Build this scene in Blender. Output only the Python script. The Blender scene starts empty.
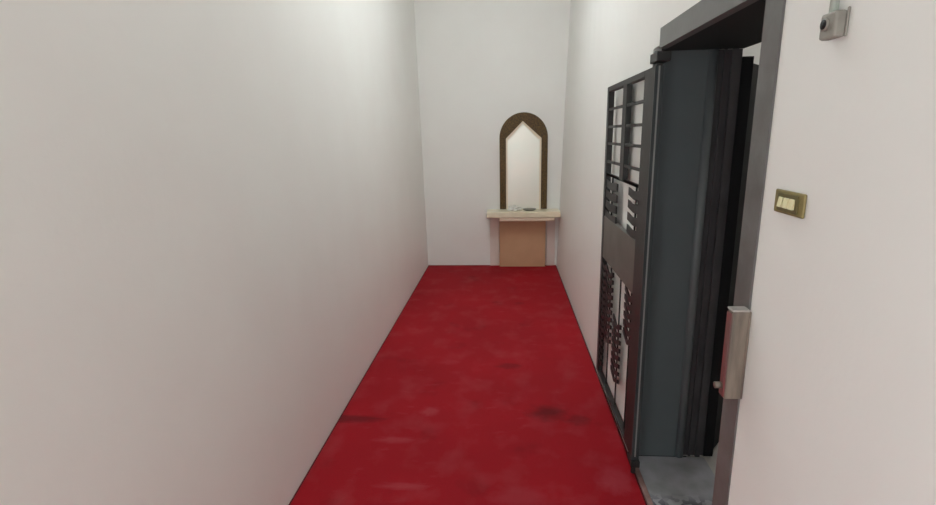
import bpy, bmesh, math, random
from mathutils import Matrix, Vector
random.seed(4)
sc = bpy.context.scene
C = sc.collection

# ------------------------------------------------------------------ helpers
def lin(v):
    v /= 255.0
    return v/12.92 if v <= .04045 else ((v+.055)/1.055)**2.4
def rgb(r, g, b): return (lin(r), lin(g), lin(b), 1)

def mat(name, col, rough=.5, metal=0.0, col2=None, scale=8.0, bump=0.0, bscale=60.0, stretch=None, spec=.5, emit=None):
    m = bpy.data.materials.new(name); m.use_nodes = True
    nt = m.node_tree; b = nt.nodes['Principled BSDF']
    b.inputs['Base Color'].default_value = col
    b.inputs['Roughness'].default_value = rough
    b.inputs['Metallic'].default_value = metal
    b.inputs['Specular IOR Level'].default_value = spec
    tc = nt.nodes.new('ShaderNodeTexCoord')
    src = tc.outputs['Object']
    if stretch:
        mp = nt.nodes.new('ShaderNodeMapping'); mp.inputs['Scale'].default_value = stretch
        nt.links.new(src, mp.inputs['Vector']); src = mp.outputs['Vector']
    if col2:
        n = nt.nodes.new('ShaderNodeTexNoise'); n.inputs['Scale'].default_value = scale; n.inputs['Detail'].default_value = 6
        r = nt.nodes.new('ShaderNodeValToRGB')
        r.color_ramp.elements[0].position = .35; r.color_ramp.elements[1].position = .65
        r.color_ramp.elements[0].color = col; r.color_ramp.elements[1].color = col2
        nt.links.new(src, n.inputs['Vector']); nt.links.new(n.outputs['Fac'], r.inputs['Fac'])
        nt.links.new(r.outputs['Color'], b.inputs['Base Color'])
    if bump:
        n2 = nt.nodes.new('ShaderNodeTexNoise'); n2.inputs['Scale'].default_value = bscale; n2.inputs['Detail'].default_value = 4
        bp = nt.nodes.new('ShaderNodeBump'); bp.inputs['Strength'].default_value = bump; bp.inputs['Distance'].default_value = .004
        nt.links.new(src, n2.inputs['Vector']); nt.links.new(n2.outputs['Fac'], bp.inputs['Height'])
        nt.links.new(bp.outputs['Normal'], b.inputs['Normal'])
    if emit:
        b.inputs['Emission Color'].default_value = emit[0]; b.inputs['Emission Strength'].default_value = emit[1]
    return m

def box(bm, x0, x1, y0, y1, z0, z1):
    v = [bm.verts.new((x, y, z)) for x in (x0, x1) for y in (y0, y1) for z in (z0, z1)]
    for f in ((0,1,3,2),(4,6,7,5),(0,4,5,1),(2,3,7,6),(0,2,6,4),(1,5,7,3)):
        bm.faces.new([v[i] for i in f])
    return v

def cyl(bm, p, q, r, n=16):
    p, q = Vector(p), Vector(q); d = (q-p).normalized()
    a = d.orthogonal().normalized(); b = d.cross(a)
    A = [bm.verts.new(p+r*(math.cos(t)*a+math.sin(t)*b)) for t in [2*math.pi*i/n for i in range(n)]]
    B = [bm.verts.new(q+r*(math.cos(t)*a+math.sin(t)*b)) for t in [2*math.pi*i/n for i in range(n)]]
    for i in range(n): bm.faces.new((A[i], A[(i+1)%n], B[(i+1)%n], B[i]))
    bm.faces.new(A[::-1]); bm.faces.new(B)

def lathe(bm, c, prof, n=32, sx=1, sy=1):
    rings = []
    for r, z in prof:
        rings.append([bm.verts.new((c[0]+sx*r*math.cos(2*math.pi*i/n), c[1]+sy*r*math.sin(2*math.pi*i/n), c[2]+z)) for i in range(n)])
    for a, b in zip(rings, rings[1:]):
        for i in range(n): bm.faces.new((a[i], a[(i+1)%n], b[(i+1)%n], b[i]))
    bm.faces.new(rings[0][::-1]); bm.faces.new(rings[-1])

def prism_y(bm, pts, y0, y1):
    a = [bm.verts.new((x, y0, z)) for x, z in pts]; b = [bm.verts.new((x, y1, z)) for x, z in pts]
    n = len(pts); bm.faces.new(a); bm.faces.new(b[::-1])
    for i in range(n): bm.faces.new((a[i], b[i], b[(i+1)%n], a[(i+1)%n]))

def obj(name, bm, m, parent=None, loc=(0,0,0), bev=0.0, smooth=False):
    bmesh.ops.recalc_face_normals(bm, faces=bm.faces)
    me = bpy.data.meshes.new(name)
    if loc != (0,0,0): bmesh.ops.translate(bm, verts=bm.verts, vec=-Vector(loc))
    bm.to_mesh(me); bm.free()
    o = bpy.data.objects.new(name, me); C.objects.link(o)
    me.materials.append(m)
    if smooth:
        for p in me.polygons: p.use_smooth = True
    if bev:
        md = o.modifiers.new('bevel', 'BEVEL'); md.width = bev; md.segments = 2; md.limit_method = 'ANGLE'
    o.location = loc
    if parent is not None:
        o.parent = parent
        o.location = Vector(loc) - parent.location
    return o

def B(*boxes):
    bm = bmesh.new()
    for b in boxes: box(bm, *b)
    return bm
def root(name, label, cat, loc, group=None):
    o = bpy.data.objects.new(name, None); C.objects.link(o); o.location = loc
    o.empty_display_size = .1
    tag(o, label, cat, group); return o
def tag(o, label, cat, group=None):
    o['label'] = label; o['category'] = cat
    if group: o['group'] = group
    return o
def struct(name, bm, m, bev=0.0):
    o = obj(name, bm, m, bev=bev); o['kind'] = 'structure'; return o
# part: a mesh whose vertices are given in world coordinates, put under a thing at parent.location
def part(name, bm, m, parent, bev=0.0, smooth=False, label=None):
    base = Vector(parent.location) if parent.parent is None else Vector(parent.parent.location) + Vector(parent.location)
    bmesh.ops.translate(bm, verts=bm.verts, vec=-base)
    o = obj(name, bm, m, bev=bev, smooth=smooth); o.parent = parent
    if label: o['label'] = label
    return o

# ------------------------------------------------------------------ dimensions
XL, XR, YF, YB = -1.0126, .6405, 6.2185, -2.6
ZC = 4.10                       # ceiling
XI = 1.012                      # inner face of the right wall
D0, D1, DH = 1.385, 2.335, 1.98 # doorway

# ------------------------------------------------------------------ materials
M_wall  = mat('white wall paint', rgb(245,244,238), .5, col2=rgb(243,241,235), scale=2.2, bump=.12, bscale=45)
M_ceil  = mat('ceiling paint', rgb(230,229,226), .8)
M_floor = mat('screed', rgb(110,105,100), .8, col2=rgb(95,92,90))
M_tile  = mat('pale tile', rgb(205,200,192), .4, col2=rgb(190,186,180))
M_frame = mat('grey steel paint', rgb(118,118,116), .42, col2=rgb(108,107,105), scale=5, bump=.1)
M_jamb  = mat('worn grey steel paint', rgb(110,109,107), .45, col2=rgb(94,90,87), scale=9, bump=.15)
M_lining= mat('blue grey steel lining', rgb(98,106,108), .4, col2=rgb(93,101,103), scale=3, bump=.05)
M_post  = mat('post steel', rgb(112,117,119), .4, col2=rgb(106,111,113), scale=4)
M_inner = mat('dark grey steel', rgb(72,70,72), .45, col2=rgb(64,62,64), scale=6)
M_soff  = mat('shade darkened soffit steel', rgb(24,24,25), .6)  # near black colour stands for the shade under the header
M_leaf  = mat('dark olive grey steel', rgb(41,41,39), .5, col2=rgb(34,34,33), scale=14, bump=.2)
M_edge  = mat('leaf edge steel', rgb(62,68,69), .4, col2=rgb(54,60,61), scale=8)
M_estr  = mat('lit edge strip', rgb(150,152,148), .4, .2)
M_band  = mat('mid plate steel', rgb(100,98,92), .45, col2=rgb(90,87,82), scale=8)
M_black = mat('black filler', rgb(14,14,17), .6, col2=rgb(10,10,13), scale=4, spec=.25)
M_lock  = mat('worn bare steel', rgb(150,140,126), .4, .3, col2=rgb(112,102,94), scale=7, stretch=(6,6,.8), bump=.15)
M_lockr = mat('worn steel tinted carpet red', rgb(128,62,62), .5, col2=rgb(110,92,86), scale=6, stretch=(5,5,1.2))
M_rail  = mat('bright steel', rgb(200,196,190), .35, .4)
M_marble= mat('cream marble', rgb(244,232,204), .3, col2=rgb(236,224,194), scale=7)
M_apron = mat('pinkish cream trim', rgb(236,214,188), .45)
M_side  = mat('pale pinkish paint', rgb(228,212,202), .6)
M_board = mat('beige brown board', rgb(204,162,126), .6, col2=rgb(199,157,121), scale=6)
M_glass = mat('pale glass', rgb(244,240,228), .32, .45, col2=rgb(238,240,228), scale=3)
M_bead  = mat('cream bead', rgb(238,224,198), .4)
M_cloth = mat('white tissue', rgb(236,234,226), .9)
M_dish  = mat('grey dish', rgb(140,138,126), .4)
M_brass = mat('old brass', rgb(150,136,86), .42, .35, col2=rgb(128,115,74), scale=30)
M_brassd= mat('dark brass', rgb(108,98,60), .45, .35)
M_cream = mat('cream plastic', rgb(236,228,182), .45)
M_grey  = mat('grey plastic', rgb(158,154,144), .5, col2=rgb(146,142,132), scale=40)
M_hole  = mat('dark socket', rgb(14,13,12), .6)
M_cond  = mat('pale grey conduit', rgb(198,205,194), .45)
M_house = mat('lamp housing', rgb(225,225,222), .5)
STR = dict(near=0.9, far=20.5, door=3.3, win=4.0)  # door and win drive the added light panes behind the camera
def lamp_mat(k): return mat('lamp diffuser', rgb(250,250,245), .5, emit=((.895, .96, 1, 1), k))
M_lamp2 = mat('side lamp diffuser', rgb(250,250,245), .5, emit=((.97, .98, 1, 1), 40))
M_fillpane  = mat('frosted fill light pane', rgb(235,238,240), .6, emit=((.90, .96, 1, 1), STR['door']))
M_fillwpane = mat('fill light window pane', rgb(235,238,240), .6, emit=((.90, .96, 1, 1), STR['win']))
M_strip = mat('pinkish metal strip', rgb(176,140,134), .4, .3, col2=rgb(150,118,112), scale=20)
M_eshade  = mat('dark red edge shade', rgb(86,6,14), .9)

def frame_wood():
    m = mat('bronze mosaic', rgb(96,74,36), .55)
    nt = m.node_tree; b = nt.nodes['Principled BSDF']; tc = nt.nodes['Texture Coordinate']
    v = nt.nodes.new('ShaderNodeTexVoronoi'); v.inputs['Scale'].default_value = 110
    r = nt.nodes.new('ShaderNodeValToRGB'); e = r.color_ramp.elements
    e[0].color = rgb(64,43,14); e[1].color = rgb(102,78,32); e[0].position = .15; e[1].position = .75
    nt.links.new(tc.outputs['Object'], v.inputs['Vector']); nt.links.new(v.outputs['Color'], r.inputs['Fac'])
    nt.links.new(r.outputs['Color'], b.inputs['Base Color']); return m
M_mframe = frame_wood()

def carpet_mat():
    m = bpy.data.materials.new('red carpet'); m.use_nodes = True
    nt = m.node_tree; L = nt.links; N = nt.nodes.new; b = nt.nodes['Principled BSDF']
    b.inputs['Roughness'].default_value = .8; b.inputs['Specular IOR Level'].default_value = .25
    tc = N('ShaderNodeTexCoord')
    def noise(s, det=5, stretch=None):
        n = N('ShaderNodeTexNoise'); n.inputs['Scale'].default_value = s; n.inputs['Detail'].default_value = det
        if stretch:
            mp = N('ShaderNodeMapping'); mp.inputs['Scale'].default_value = stretch
            L.new(tc.outputs['Object'], mp.inputs['Vector']); L.new(mp.outputs['Vector'], n.inputs['Vector'])
        else: L.new(tc.outputs['Object'], n.inputs['Vector'])
        return n.outputs['Fac']
    def ramp(f, p0, p1, c0=(0,0,0,1), c1=(1,1,1,1)):
        r = N('ShaderNodeValToRGB'); e = r.color_ramp.elements
        e[0].position, e[1].position, e[0].color, e[1].color = p0, p1, c0, c1
        L.new(f, r.inputs['Fac']); return r.outputs['Color']
    def mix(f, a, c):
        x = N('ShaderNodeMix'); x.data_type = 'RGBA'
        L.new(f, x.inputs[0]); 
        if isinstance(a, tuple): x.inputs[6].default_value = a
        else: L.new(a, x.inputs[6])
        if isinstance(c, tuple): x.inputs[7].default_value = c
        else: L.new(c, x.inputs[7])
        return x.outputs[2]
    def mul(a, k):
        x = N('ShaderNodeMath'); x.operation = 'MULTIPLY'; L.new(a, x.inputs[0])
        if isinstance(k, float): x.inputs[1].default_value = k
        else: L.new(k, x.inputs[1])
        return x.outputs[0]
    base = ramp(noise(1.4, 3), .3, .7, rgb(*RED0), rgb(*RED1))
    base = mix(mul(ramp(noise(160, 2), .35, .65), .22), base, rgb(96,6,16))
    # dusty worn tread in the part nearest the doorway (wear, as patches)
    dust = ramp(noise(5.5, 8, (1, .8, 1)), .5, .74)
    base = mix(mul(dust, .14), base, rgb(190,110,112))
    streak = ramp(noise(7, 6, (1, 2.4, 1)), .62, .72)
    base = mix(mul(streak, .12), base, rgb(186,96,100))
    dark = ramp(noise(3.3, 8), .60, .76)
    base = mix(mul(dark, .35), base, rgb(76,8,16))
    # the stain and smaller marks, each at its own place
    def spot(cx, cy, rx, ry, col, k, soft=.55):
        nonlocal base
        mp = N('ShaderNodeMapping'); mp.vector_type = 'POINT'
        mp.inputs['Scale'].default_value = (1/rx, 1/ry, 0); mp.inputs['Location'].default_value = (-cx/rx, -cy/ry, 0)
        L.new(tc.outputs['Object'], mp.inputs['Vector'])
        nn = N('ShaderNodeTexNoise'); nn.inputs['Scale'].default_value = 1.6; nn.inputs['Detail'].default_value = 5
        L.new(mp.outputs['Vector'], nn.inputs['Vector'])
        ln = N('ShaderNodeVectorMath'); ln.operation = 'LENGTH'; L.new(mp.outputs['Vector'], ln.inputs[0])
        ad = N('ShaderNodeMath'); ad.operation = 'ADD'; L.new(ln.outputs['Value'], ad.inputs[0])
        sb = N('ShaderNodeMath'); sb.operation = 'MULTIPLY_ADD'; L.new(nn.outputs['Fac'], sb.inputs[0]); sb.inputs[1].default_value = 1.2; sb.inputs[2].default_value = -.6
        L.new(sb.outputs[0], ad.inputs[1])
        msk = ramp(ad.outputs[0], 1-soft, 1.05, (1,1,1,1), (0,0,0,1))
        base = mix(mul(msk, k), base, rgb(*col))
    spot(.245, 2.73, .15, .11, (62,14,18), .6, .75)
    spot(.42, 2.66, .10, .07, (70,10,16), .4)
    spot(-.95, 2.62, .30, .05, (84,8,18), .6)
    spot(-.42, 3.4, .10, .05, (170,60,68), .35)
    spot(.02, 3.35, .12, .06, (88,8,18), .45)
    spot(-.62, 2.42, .14, .035, (176,80,86), .35)
    spot(-.47, 2.72, .07, .06, (176,80,86), .4)
    spot(-.50, 2.05, .16, .03, (176,80,86), .32)
    spot(.06, 2.00, .16, .09, (168,66,74), .35)
    spot(.13, 1.93, .04, .03, (70,10,16), .7)
    spot(.52, 2.15, .10, .12, (168,62,72), .45)
    L.new(base, b.inputs['Base Color'])
    bp = N('ShaderNodeBump'); bp.inputs['Strength'].default_value = .35; bp.inputs['Distance'].default_value = .004
    L.new(noise(240, 2), bp.inputs['Height']); L.new(bp.outputs['Normal'], b.inputs['Normal'])
    return m
RED0, RED1 = (154,8,25), (167,11,28)
M_carpet = carpet_mat()

def terrazzo():
    m = mat('grey marble', rgb(186,186,192), .3, col2=rgb(156,157,158), scale=7)
    nt = m.node_tree; b = nt.nodes['Principled BSDF']; L = nt.links; N = nt.nodes.new
    tc = nt.nodes['Texture Coordinate']
    prev = b.inputs['Base Color'].links[0].from_socket
    v = N('ShaderNodeTexVoronoi'); v.inputs['Scale'].default_value = 48; L.new(tc.outputs['Object'], v.inputs['Vector'])
    n = N('ShaderNodeTexNoise'); n.inputs['Scale'].default_value = 9; L.new(tc.outputs['Object'], n.inputs['Vector'])
    sx = N('ShaderNodeSeparateXYZ'); L.new(tc.outputs['Object'], sx.inputs[0])
    mr = N('ShaderNodeMapRange'); mr.inputs[1].default_value = 2.06; mr.inputs[2].default_value = 1.96; L.new(sx.outputs['Y'], mr.inputs[0])
    r1 = N('ShaderNodeValToRGB'); r1.color_ramp.elements[0].position = .45; r1.color_ramp.elements[1].position = .6
    L.new(v.outputs['Color'], r1.inputs['Fac'])
    m1 = N('ShaderNodeMath'); m1.operation = 'MULTIPLY'; L.new(r1.outputs['Color'], m1.inputs[0]); L.new(mr.outputs[0], m1.inputs[1])
    mx = N('ShaderNodeMix'); mx.data_type = 'RGBA'; L.new(m1.outputs[0], mx.inputs[0]); L.new(prev, mx.inputs[6]); mx.inputs[7].default_value = rgb(58,58,68)
    L.new(mx.outputs[2], b.inputs['Base Color']); return m
M_thresh = terrazzo()

# ------------------------------------------------------------------ the setting
struct('floor', B((XL-.2, XR, YB-.2, YF+.2, -.15, -.012)), M_floor)
struct('ceiling', B((XL-.2, 3.4, YB-.2, YF+.2, ZC, ZC+.15)), M_ceil)
GY0, GY1, GZ = -2.1, -.35, 2.15      # added light source built as a glazed door, left wall behind the camera
struct('wall_left', B((XL-.2, XL, YB-.2, GY0, -.012, ZC), (XL-.2, XL, GY1, YF+.2, -.012, ZC), (XL-.2, XL, GY0, GY1, GZ, ZC)), M_wall)
gd = bpy.data.objects.new('fill_door', None); C.objects.link(gd); gd.location = (XL-.1, (GY0+GY1)/2, 0); gd['kind'] = 'structure'
ym = (GY0+GY1)/2
part('frame', B((XL-.13, XL-.05, GY0, GY0+.07, 0, GZ), (XL-.13, XL-.05, GY1-.07, GY1, 0, GZ), (XL-.13, XL-.05, ym-.06, ym+.06, 0, GZ),
     (XL-.13, XL-.05, GY0+.07, GY1-.07, GZ-.07, GZ), (XL-.13, XL-.05, GY0+.07, GY1-.07, 0, .12)), M_frame, gd)
part('pane', B((XL-.10, XL-.085, GY0+.07, ym-.06, .12, GZ-.07)), M_fillpane, gd)
part('pane', B((XL-.10, XL-.085, ym+.06, GY1-.07, .12, GZ-.07)), M_fillpane, gd)
struct('wall_far', B((XL-.1, XR+.2, YF, YF+.2, -.012, ZC)), M_wall)
WX0, WX1, WZ0, WZ1 = -.75, .45, .85, 2.45     # unseen window added to light the lower walls, end wall behind the camera
struct('wall_back', B((XL, WX0, YB-.2, YB, -.012, ZC), (WX1, XR, YB-.2, YB, -.012, ZC), (WX0, WX1, YB-.2, YB, -.012, WZ0), (WX0, WX1, YB-.2, YB, WZ1, ZC)), M_wall)
wn = bpy.data.objects.new('fill_window', None); C.objects.link(wn); wn.location = ((WX0+WX1)/2, YB-.1, WZ0); wn['kind'] = 'structure'
part('fill_window_frame', B((WX0, WX0+.05, YB-.12, YB-.04, WZ0, WZ1), (WX1-.05, WX1, YB-.12, YB-.04, WZ0, WZ1),
     (WX0+.05, WX1-.05, YB-.12, YB-.04, WZ0, WZ0+.05), (WX0+.05, WX1-.05, YB-.12, YB-.04, WZ1-.05, WZ1)), M_frame, wn)
part('pane', B((WX0+.05, WX1-.05, YB-.09, YB-.075, WZ0+.05, WZ1-.05)), M_fillwpane, wn)
struct('wall_right', B((XR, XI, YB-.2, D0, -.012, ZC), (XR, XI, D1+.026, YF+.2, -.012, ZC), (XR, XI, D0, D1+.026, DH+.012, ZC)), M_wall)
def spread(o, dx, ya, za):
    # the far upper corner stands a little out of plumb
    me = o.data; bm = bmesh.new(); bm.from_mesh(me)
    for k in range(2, 24):
        y = YF*k/23
        bmesh.ops.bisect_plane(bm, geom=bm.verts[:]+bm.edges[:]+bm.faces[:], plane_co=(0, y, 0), plane_no=(0, 1, 0))
    for v in bm.verts:
        if v.co.y > ya and v.co.z > za: v.co.x += dx*(min(v.co.y, YF)-ya)/(YF-ya)*(v.co.z-za)/(3.1-za)
    bm.to_mesh(me); bm.free()
spread(bpy.data.objects['wall_right'], .10, 2.4, 0)
spread(bpy.data.objects['wall_left'], -.04, 1.0, 0)
# the room the doorway opens into
struct('wall_side_far', B((XI, 3.4, 4.6, 4.75, 0, ZC)), M_wall)
struct('wall_side_near', B((XI, 3.4, .2, .35, 0, ZC)), M_wall)
struct('wall_side_right', B((3.25, 3.4, .35, 4.6, 0, ZC)), M_wall)
struct('floor_side', B((XI, 3.4, .35, 4.6, -.15, -.002)), M_tile)

# doorway: painted steel frame with its linings
dr = bpy.data.objects.new('door_1', None); C.objects.link(dr); dr.location = (XR, (D0+D1)/2, 0); dr['kind'] = 'structure'
part('near_jamb', B((XR-.005, XR+.03, 1.289, D0-.008, 0, DH)), M_jamb, dr, bev=.002)
bm = bmesh.new()                                  # header, with its fillet
box(bm, XR-.005, XR+.03, 1.289, 2.252, DH-.002, 2.058)
part('header', bm, M_frame, dr, bev=.002)
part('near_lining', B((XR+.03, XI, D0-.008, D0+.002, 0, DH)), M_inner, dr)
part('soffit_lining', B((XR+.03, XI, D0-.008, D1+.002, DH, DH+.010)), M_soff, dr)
part('reveal_panel', B((XR+.002, .868, D1-.001, D1+.024, .004, DH)), M_lining, dr)
bm = bmesh.new(); cyl(bm, (.888, D1+.004, .004), (.888, D1+.004, DH), .021, 24)
part('round_post', bm, M_post, dr, smooth=True)
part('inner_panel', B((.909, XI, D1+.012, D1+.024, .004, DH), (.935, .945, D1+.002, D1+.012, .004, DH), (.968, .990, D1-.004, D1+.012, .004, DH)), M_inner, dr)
part('dark_filler_strip', B((XI, 1.058, D1+.005, D1+.026, .004, 1.948)), M_black, dr, label='black strip added to close the dark gap')  # black strip added to hide the lit slit beside the leaf

struct('trim_1', B((XR+.020, XI, D0+.002, D1-.004, -.012, .002)), M_thresh)
struct('trim_2', B((XR-.006, XR+.019, D0+.002, D1-.004, -.010, .004)), M_strip, bev=.002)

# ------------------------------------------------------------------ carpet
cp = root('carpet', 'long worn red carpet covering the whole corridor floor', 'carpet', (0, 0, 0))
bm = bmesh.new(); box(bm, XL+.011, XR-.016, YB+.02, YF-.014, -.011, 0)
part('pile', bm, M_carpet, cp)
part('edge_shade', B((XL+.003, XL+.011, YB+.005, YF-.003, -.011, .001), (XR-.016, XR-.008, YB+.005, YF-.003, -.011, .001),
     (XL+.011, XR-.016, YF-.014, YF-.003, -.011, .001), (XL+.011, XR-.016, YB+.005, YB+.02, -.011, .001)), M_eshade, cp)  # dark strips painting the shade along the carpet edges

# ------------------------------------------------------------------ open grille door leaf, folded back on the corridor wall
X0, X1, LY0, LY1, LZ0, LZ1 = .602, .634, 2.165, 3.135, .095, 1.902
lf = root('grille_door', 'dark grey metal door with an open grille, folded back flat against the right wall', 'door', (.62, LY0, 0))
part('hinge_stile', B((X0, X1, LY0+.006, 2.325, LZ0, LZ1)), M_leaf, lf, bev=.002)
part('leaf_edge', B((X0-.001, X1+.001, LY0, LY0+.006, LZ0, LZ1)), M_edge, lf)
part('edge_highlight', B((X0+.012, X0+.018, LY0-.003, LY0, LZ0+.02, LZ1)), M_estr, lf, label='pale painted line of light down the leaf edge')  # lamp light on the leaf edge, painted as a pale strip
part('outer_stile', B((X0, X1, LY1-.05, LY1, LZ0, LZ1)), M_leaf, lf, bev=.002)
part('mullion', B((X0, X1-.004, 2.645, 2.725, 1.40, LZ1-.02)), M_leaf, lf, bev=.002)
part('top_rail', B((X0, X1, 2.325, LY1-.05, LZ1-.028, LZ1)), M_leaf, lf, bev=.002)
part('bottom_rail', B((X0, X1, 2.325, LY1-.05, LZ0, LZ0+.014)), M_leaf, lf, bev=.002)
part('mid_plate', B((X0+.002, X1-.004, 2.325, LY1-.05, .885, 1.145)), M_band, lf, label='plain grey plate across the middle of the leaf')
for k, z in enumerate((1.775, 1.675, 1.58, 1.475, 1.40)):
    part('glazing_bar', B((X0+.004, X0+.014, 2.325, 2.645, z-.007, z+.007)), M_leaf, lf)
    part('glazing_bar', B((X0+.004, X0+.014, 2.725, LY1-.05, z-.007, z+.007)), M_leaf, lf)
def slat(y0, y1, z, h, chev=.018):
    # a bent strip: two slopes meeting in the middle
    bm = bmesh.new(); ym = (y0+y1)/2
    pts = [(y0, z+chev), (ym, z-chev), (y1, z+chev*.9), (y1, z+chev*.9-h), (ym, z-chev-h), (y0, z+chev-h)]
    a = [bm.verts.new((X0+.006, y, q)) for y, q in pts]; b = [bm.verts.new((X0+.016, y, q-.006)) for y, q in pts]
    for i in range(6): bm.faces.new((a[i], b[i], b[(i+1) % 6], a[(i+1) % 6]))
    for f in ((0,1,4,5), (1,2,3,4)):
        bm.faces.new([a[i] for i in f]); bm.faces.new([b[i] for i in f[::-1]])
    part('slat', bm, M_leaf, lf)
def rod(y, z0, z1): part('slat_rod', B((X0+.016, X0+.024, y-.0025, y+.0025, z0, z1)), M_leaf, lf)
for i in range(4):
    slat(2.80, 3.088, 1.365-i*.062, .044, .006)
    slat(2.322, 2.53, 1.375-i*.062, .040, .006)
rod(2.97, 1.145, 1.40); rod(2.43, 1.145, 1.40)
part('glazing_bar', B((X0+.004, X0+.014, 2.325, LY1-.05, 1.392, 1.406)), M_leaf, lf)
for i in range(10): slat(2.80, 3.00, .845-i*.046, .025)
for i in range(15): slat(3.00, 3.09, .845-i*.046, .026, .010)
for i in range(8):  slat(2.56, 2.745, .62-i*.046, .025)
for i in range(6):  slat(2.322, 2.50, .865-i*.046, .027)
rod(2.90, .10, .885); rod(2.65, .10, .885); rod(2.41, .10, .885)
part('top_pivot', B((X0-.006, .652, LY0-.03, 2.235, 1.915, 1.953), (X0+.006, X1, LY0+.01, 2.225, LZ1, 1.915)), M_leaf, lf, bev=.004)
bm = B((X0-.004, .640, LY0-.012, 2.235, .060, .094)); cyl(bm, (.622, 2.20, .0), (.622, 2.20, .062), .011)
part('floor_pivot', bm, M_leaf, lf, bev=.003)

# black leaf added to fill the dark beyond the doorway
hx, hy = 1.040, 2.402
idr = root('dark_filler_leaf', 'black filler leaf added for the dark behind the grey doorway', 'door', (hx, hy, 0))
bm = B((0, .82, -.04, 0, 0.012, 1.925)); bmesh.ops.translate(bm, verts=bm.verts, vec=(hx, hy, 0))
lfm = part('filler_panel', bm, M_black, idr, bev=.003)
bm = bmesh.new(); cyl(bm, (hx+.74, hy-.041, 1.0), (hx+.74, hy-.09, 1.0), .012); cyl(bm, (hx+.75, hy-.09, 1.0), (hx+.63, hy-.09, 1.0), .009)
part('handle', bm, M_lock, idr, smooth=True)
idr.rotation_euler = (0, 0, math.radians(50))

# ------------------------------------------------------------------ lock box on the near jamb
lk = root('lock_box', 'worn steel lock box on the near jamb, reddish on its lower side', 'lock box', (XR-.005, 1.29, .93))
bm = B((.592, XR-.006, 1.277, 1.307, .93, 1.182), (XR-.006, XR-.0005, 1.277, 1.288, .93, 1.182))
part('case', bm, M_lock, lk, bev=.006)
part('side_plate', B((.588, .592, 1.279, 1.305, .935, 1.177)), M_lockr, lk, bev=.002, label='side plate painted with the red carpet reflection')  # the carpet's red reflection is put into this plate's colour
part('top_lip', B((.590, XR-.006, 1.275, 1.309, 1.182, 1.188)), M_rail, lk, bev=.002, label='bright bare metal top lip')
bm = bmesh.new(); cyl(bm, (.588, 1.292, .965), (.570, 1.292, .965), .009)
part('bolt', bm, M_lock, lk, smooth=True)

# ------------------------------------------------------------------ light switch
sw = root('light_switch', 'brass plated light switch with cream rockers on the right wall', 'light switch', (XR, 1.17, 1.482))
part('plate', B((XR-.007, XR-.0005, 1.106, 1.224, 1.457, 1.510)), M_brass, sw, bev=.003)
part('inset', B((XR-.0095, XR-.007, 1.124, 1.206, 1.463, 1.503)), M_brassd, sw, bev=.001)
for i in range(3):
    y0 = 1.134+i*.0225
    bm = bmesh.new(); v = box(bm, XR-.0125, XR-.0095, y0, y0+.0175, 1.472, 1.495)
    v[0].co.x -= .003; v[2].co.x -= .003
    part('rocker', bm, M_cream, sw, bev=.0008)

# ------------------------------------------------------------------ grey surface box with a conduit
jb = root('junction_box', 'small grey surface box with a dark hole, fed by a conduit from above', 'junction box', (XR, 1.07, 1.80))
part('case', B((.617, XR-.0005, 1.056, 1.104, 1.814, 1.862)), M_grey, jb, bev=.005)
bm = B((XR-.005, XR-.0008, 1.051, 1.056, 1.814, 1.866)); part('flange', bm, M_grey, jb, bev=.002)
bm = bmesh.new(); cyl(bm, (.6175, 1.084, 1.841), (.613, 1.084, 1.841), .0115, 20); part('socket_rim', bm, M_grey, jb, smooth=True)
bm = bmesh.new(); cyl(bm, (.6145, 1.084, 1.841), (.6115, 1.084, 1.841), .0088, 20); part('socket_hole', bm, M_hole, jb, smooth=True, label='dark round hole')
bm = bmesh.new(); cyl(bm, (XR-.009, 1.090, 1.863), (XR-.009, 1.090, ZC-.002), .0075, 20); part('conduit', bm, M_cond, jb, smooth=True)

# ------------------------------------------------------------------ console shelf below the arch
cs = root('console_shelf', 'cream console shelf on a beige boxed base at the end of the corridor', 'console', (.21, 6.1, 0))
bm = bmesh.new()
box(bm, -.235, .655, 5.965, YF-.002, .655, .728)
part('shelf_top', bm, M_marble, cs, bev=.010)
part('apron', B((-.085, .585, 5.975, YF-.002, .612, .655)), M_apron, cs, bev=.008)
part('base_panel', B((-.085, .492, 6.135, YF-.002, .002, .612)), M_board, cs, bev=.002)
part('side_panel', B((-.205, -.089, 6.19, YF-.002, .002, .655)), M_side, cs, bev=.003)
part('side_panel', B((.505, .612, 6.19, YF-.002, .002, .655)), M_side, cs, bev=.003)

# ------------------------------------------------------------------ arched frame
cx, rr, zs, z0 = .215, .290, 1.597, .731
mr_ = root('arched_mirror', 'arched bronze framed mirror with a pointed inner edge above the console', 'mirror', (cx, YF, z0))
N = 32
outer = [(cx-rr, z0)] + [(cx-rr*math.cos(math.pi*i/N), zs+(rr+.005)*math.sin(math.pi*i/N)) for i in range(N+1)] + [(cx+rr, z0)]
xi0, xi1, xa, za, zg = .002, .430, .205, 1.792, 1.590
inner = [(xi0, z0)]
for i in range(N+1):
    t = i/N
    inner.append((xi0+(xa-xi0)*2*t, zg+(za-zg)*2*t) if t <= .5 else (xa+(xi1-xa)*(2*t-1), za+(zg-za)*(2*t-1)))
inner.append((xi1, z0))
def band(outer, inner, y0, y1):
    bm = bmesh.new(); V = []
    for o, i in zip(outer, inner):
        V.append([bm.verts.new((o[0], y0, o[1])), bm.verts.new((i[0], y0, i[1])), bm.verts.new((i[0], y1, i[1])), bm.verts.new((o[0], y1, o[1]))])
    for a, b in zip(V, V[1:]):
        for k in range(4): bm.faces.new((a[k], b[k], b[(k+1) % 4], a[(k+1) % 4]))
    bm.faces.new(V[0]); bm.faces.new(V[-1][::-1]); return bm
part('frame', band(outer, inner, YF-.036, YF-.004), M_mframe, mr_)
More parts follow.
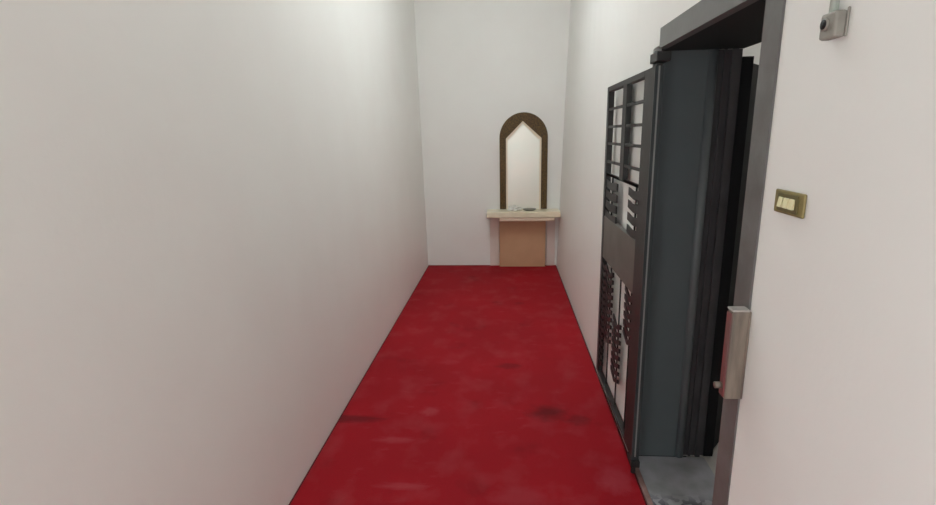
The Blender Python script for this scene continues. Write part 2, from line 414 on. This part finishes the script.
def shrink(pts, d):
    out = []
    for i, (x, z) in enumerate(pts):
        if i in (0, 1): out.append((x+d, z))
        elif i in (N+1, N+2): out.append((x-d, z))
        else: out.append((xa+(x-xa)*(1-d/.21), z-d*1.3))
    return out
bead_in = shrink(inner, .020)
part('bead', band(inner, bead_in, YF-.030, YF-.006), M_bead, mr_, label='cream inner bead')
bm = bmesh.new(); prism_y(bm, [(inner[0][0]+.001, z0)] + inner[1:-1] + [(inner[-1][0]-.001, z0)], YF-.012, YF-.005)
part('glass', bm, M_glass, mr_)

# small things lying on the shelf
bm = bmesh.new(); bmesh.ops.create_icosphere(bm, subdivisions=4, radius=1)
for v in bm.verts:
    p = v.co; k = 1+.28*math.sin(5*p.x+2*p.z)*math.cos(4*p.y-3*p.x)+.16*math.sin(9*p.x*p.y+7*p.z)+.08*random.uniform(-1, 1)
    v.co = Vector((.10+p.x*.075*k, 6.08+p.y*.045*k, max(.729, .752+p.z*.034*k)))
tag(obj('tissue', bm, M_cloth, loc=(.10, 6.08, .729)), 'crumpled white tissue lying at the left on the cream shelf', 'tissue')
bm = bmesh.new(); lathe(bm, (.285, 6.06, .729), [(.045, 0), (.072, .008), (.085, .022), (.082, .024), (.066, .012), (.02, .007)], 32, 1, .6)
tag(obj('dish', bm, M_dish, loc=(.285, 6.06, .729), smooth=True), 'shallow grey dish on the cream shelf under the mirror', 'dish')

# ------------------------------------------------------------------ ceiling lamps
def lamp(label, x, y, w, l, m):
    t = root('ceiling_light', label, 'ceiling light', (x, y, ZC))
    part('housing', B((x-w/2-.03, x+w/2+.03, y-l/2-.03, y+l/2+.03, ZC-.06, ZC-.002)), M_house, t, bev=.006)
    part('diffuser', B((x-w/2, x+w/2, y-l/2, y+l/2, ZC-.085, ZC-.062)), m, t, bev=.004)
lamp('small white ceiling lamp over the near part of the corridor', -.15, .7, .22, .7, lamp_mat(STR['near']))
lamp('broad white ceiling lamp over the far part of the corridor', -.12, 3.4, .5, 1.1, lamp_mat(STR['far']))
lamp('white ceiling batten lamp in the room behind the doorway', 2.3, 3.9, .2, .6, M_lamp2)

w = bpy.data.worlds.new('world'); sc.world = w; w.use_nodes = True
w.node_tree.nodes['Background'].inputs['Color'].default_value = (.02, .02, .02, 1)

# ------------------------------------------------------------------ camera
cam = bpy.data.cameras.new('camera'); co = bpy.data.objects.new('camera', cam); C.objects.link(co)
R = Vector((0.99705539, 0.07347702, -0.02194697)); U = Vector((0.00430924, 0.23206012, 0.9726919)); F = Vector((-0.07656352, 0.96992228, -0.23106017))
co.matrix_world = Matrix(((R.x, U.x, -F.x, 0), (R.y, U.y, -F.y, 0), (R.z, U.z, -F.z, 1.65), (0, 0, 0, 1)))
cam.sensor_width = 36; cam.lens = 497.206/936*36; cam.clip_start = .05
sc.camera = co
sc.view_settings.view_transform = 'Standard'; sc.view_settings.look = 'None'
sc.view_settings.gamma = 1; sc.view_settings.use_curve_mapping = False
sc.view_settings.exposure = 0
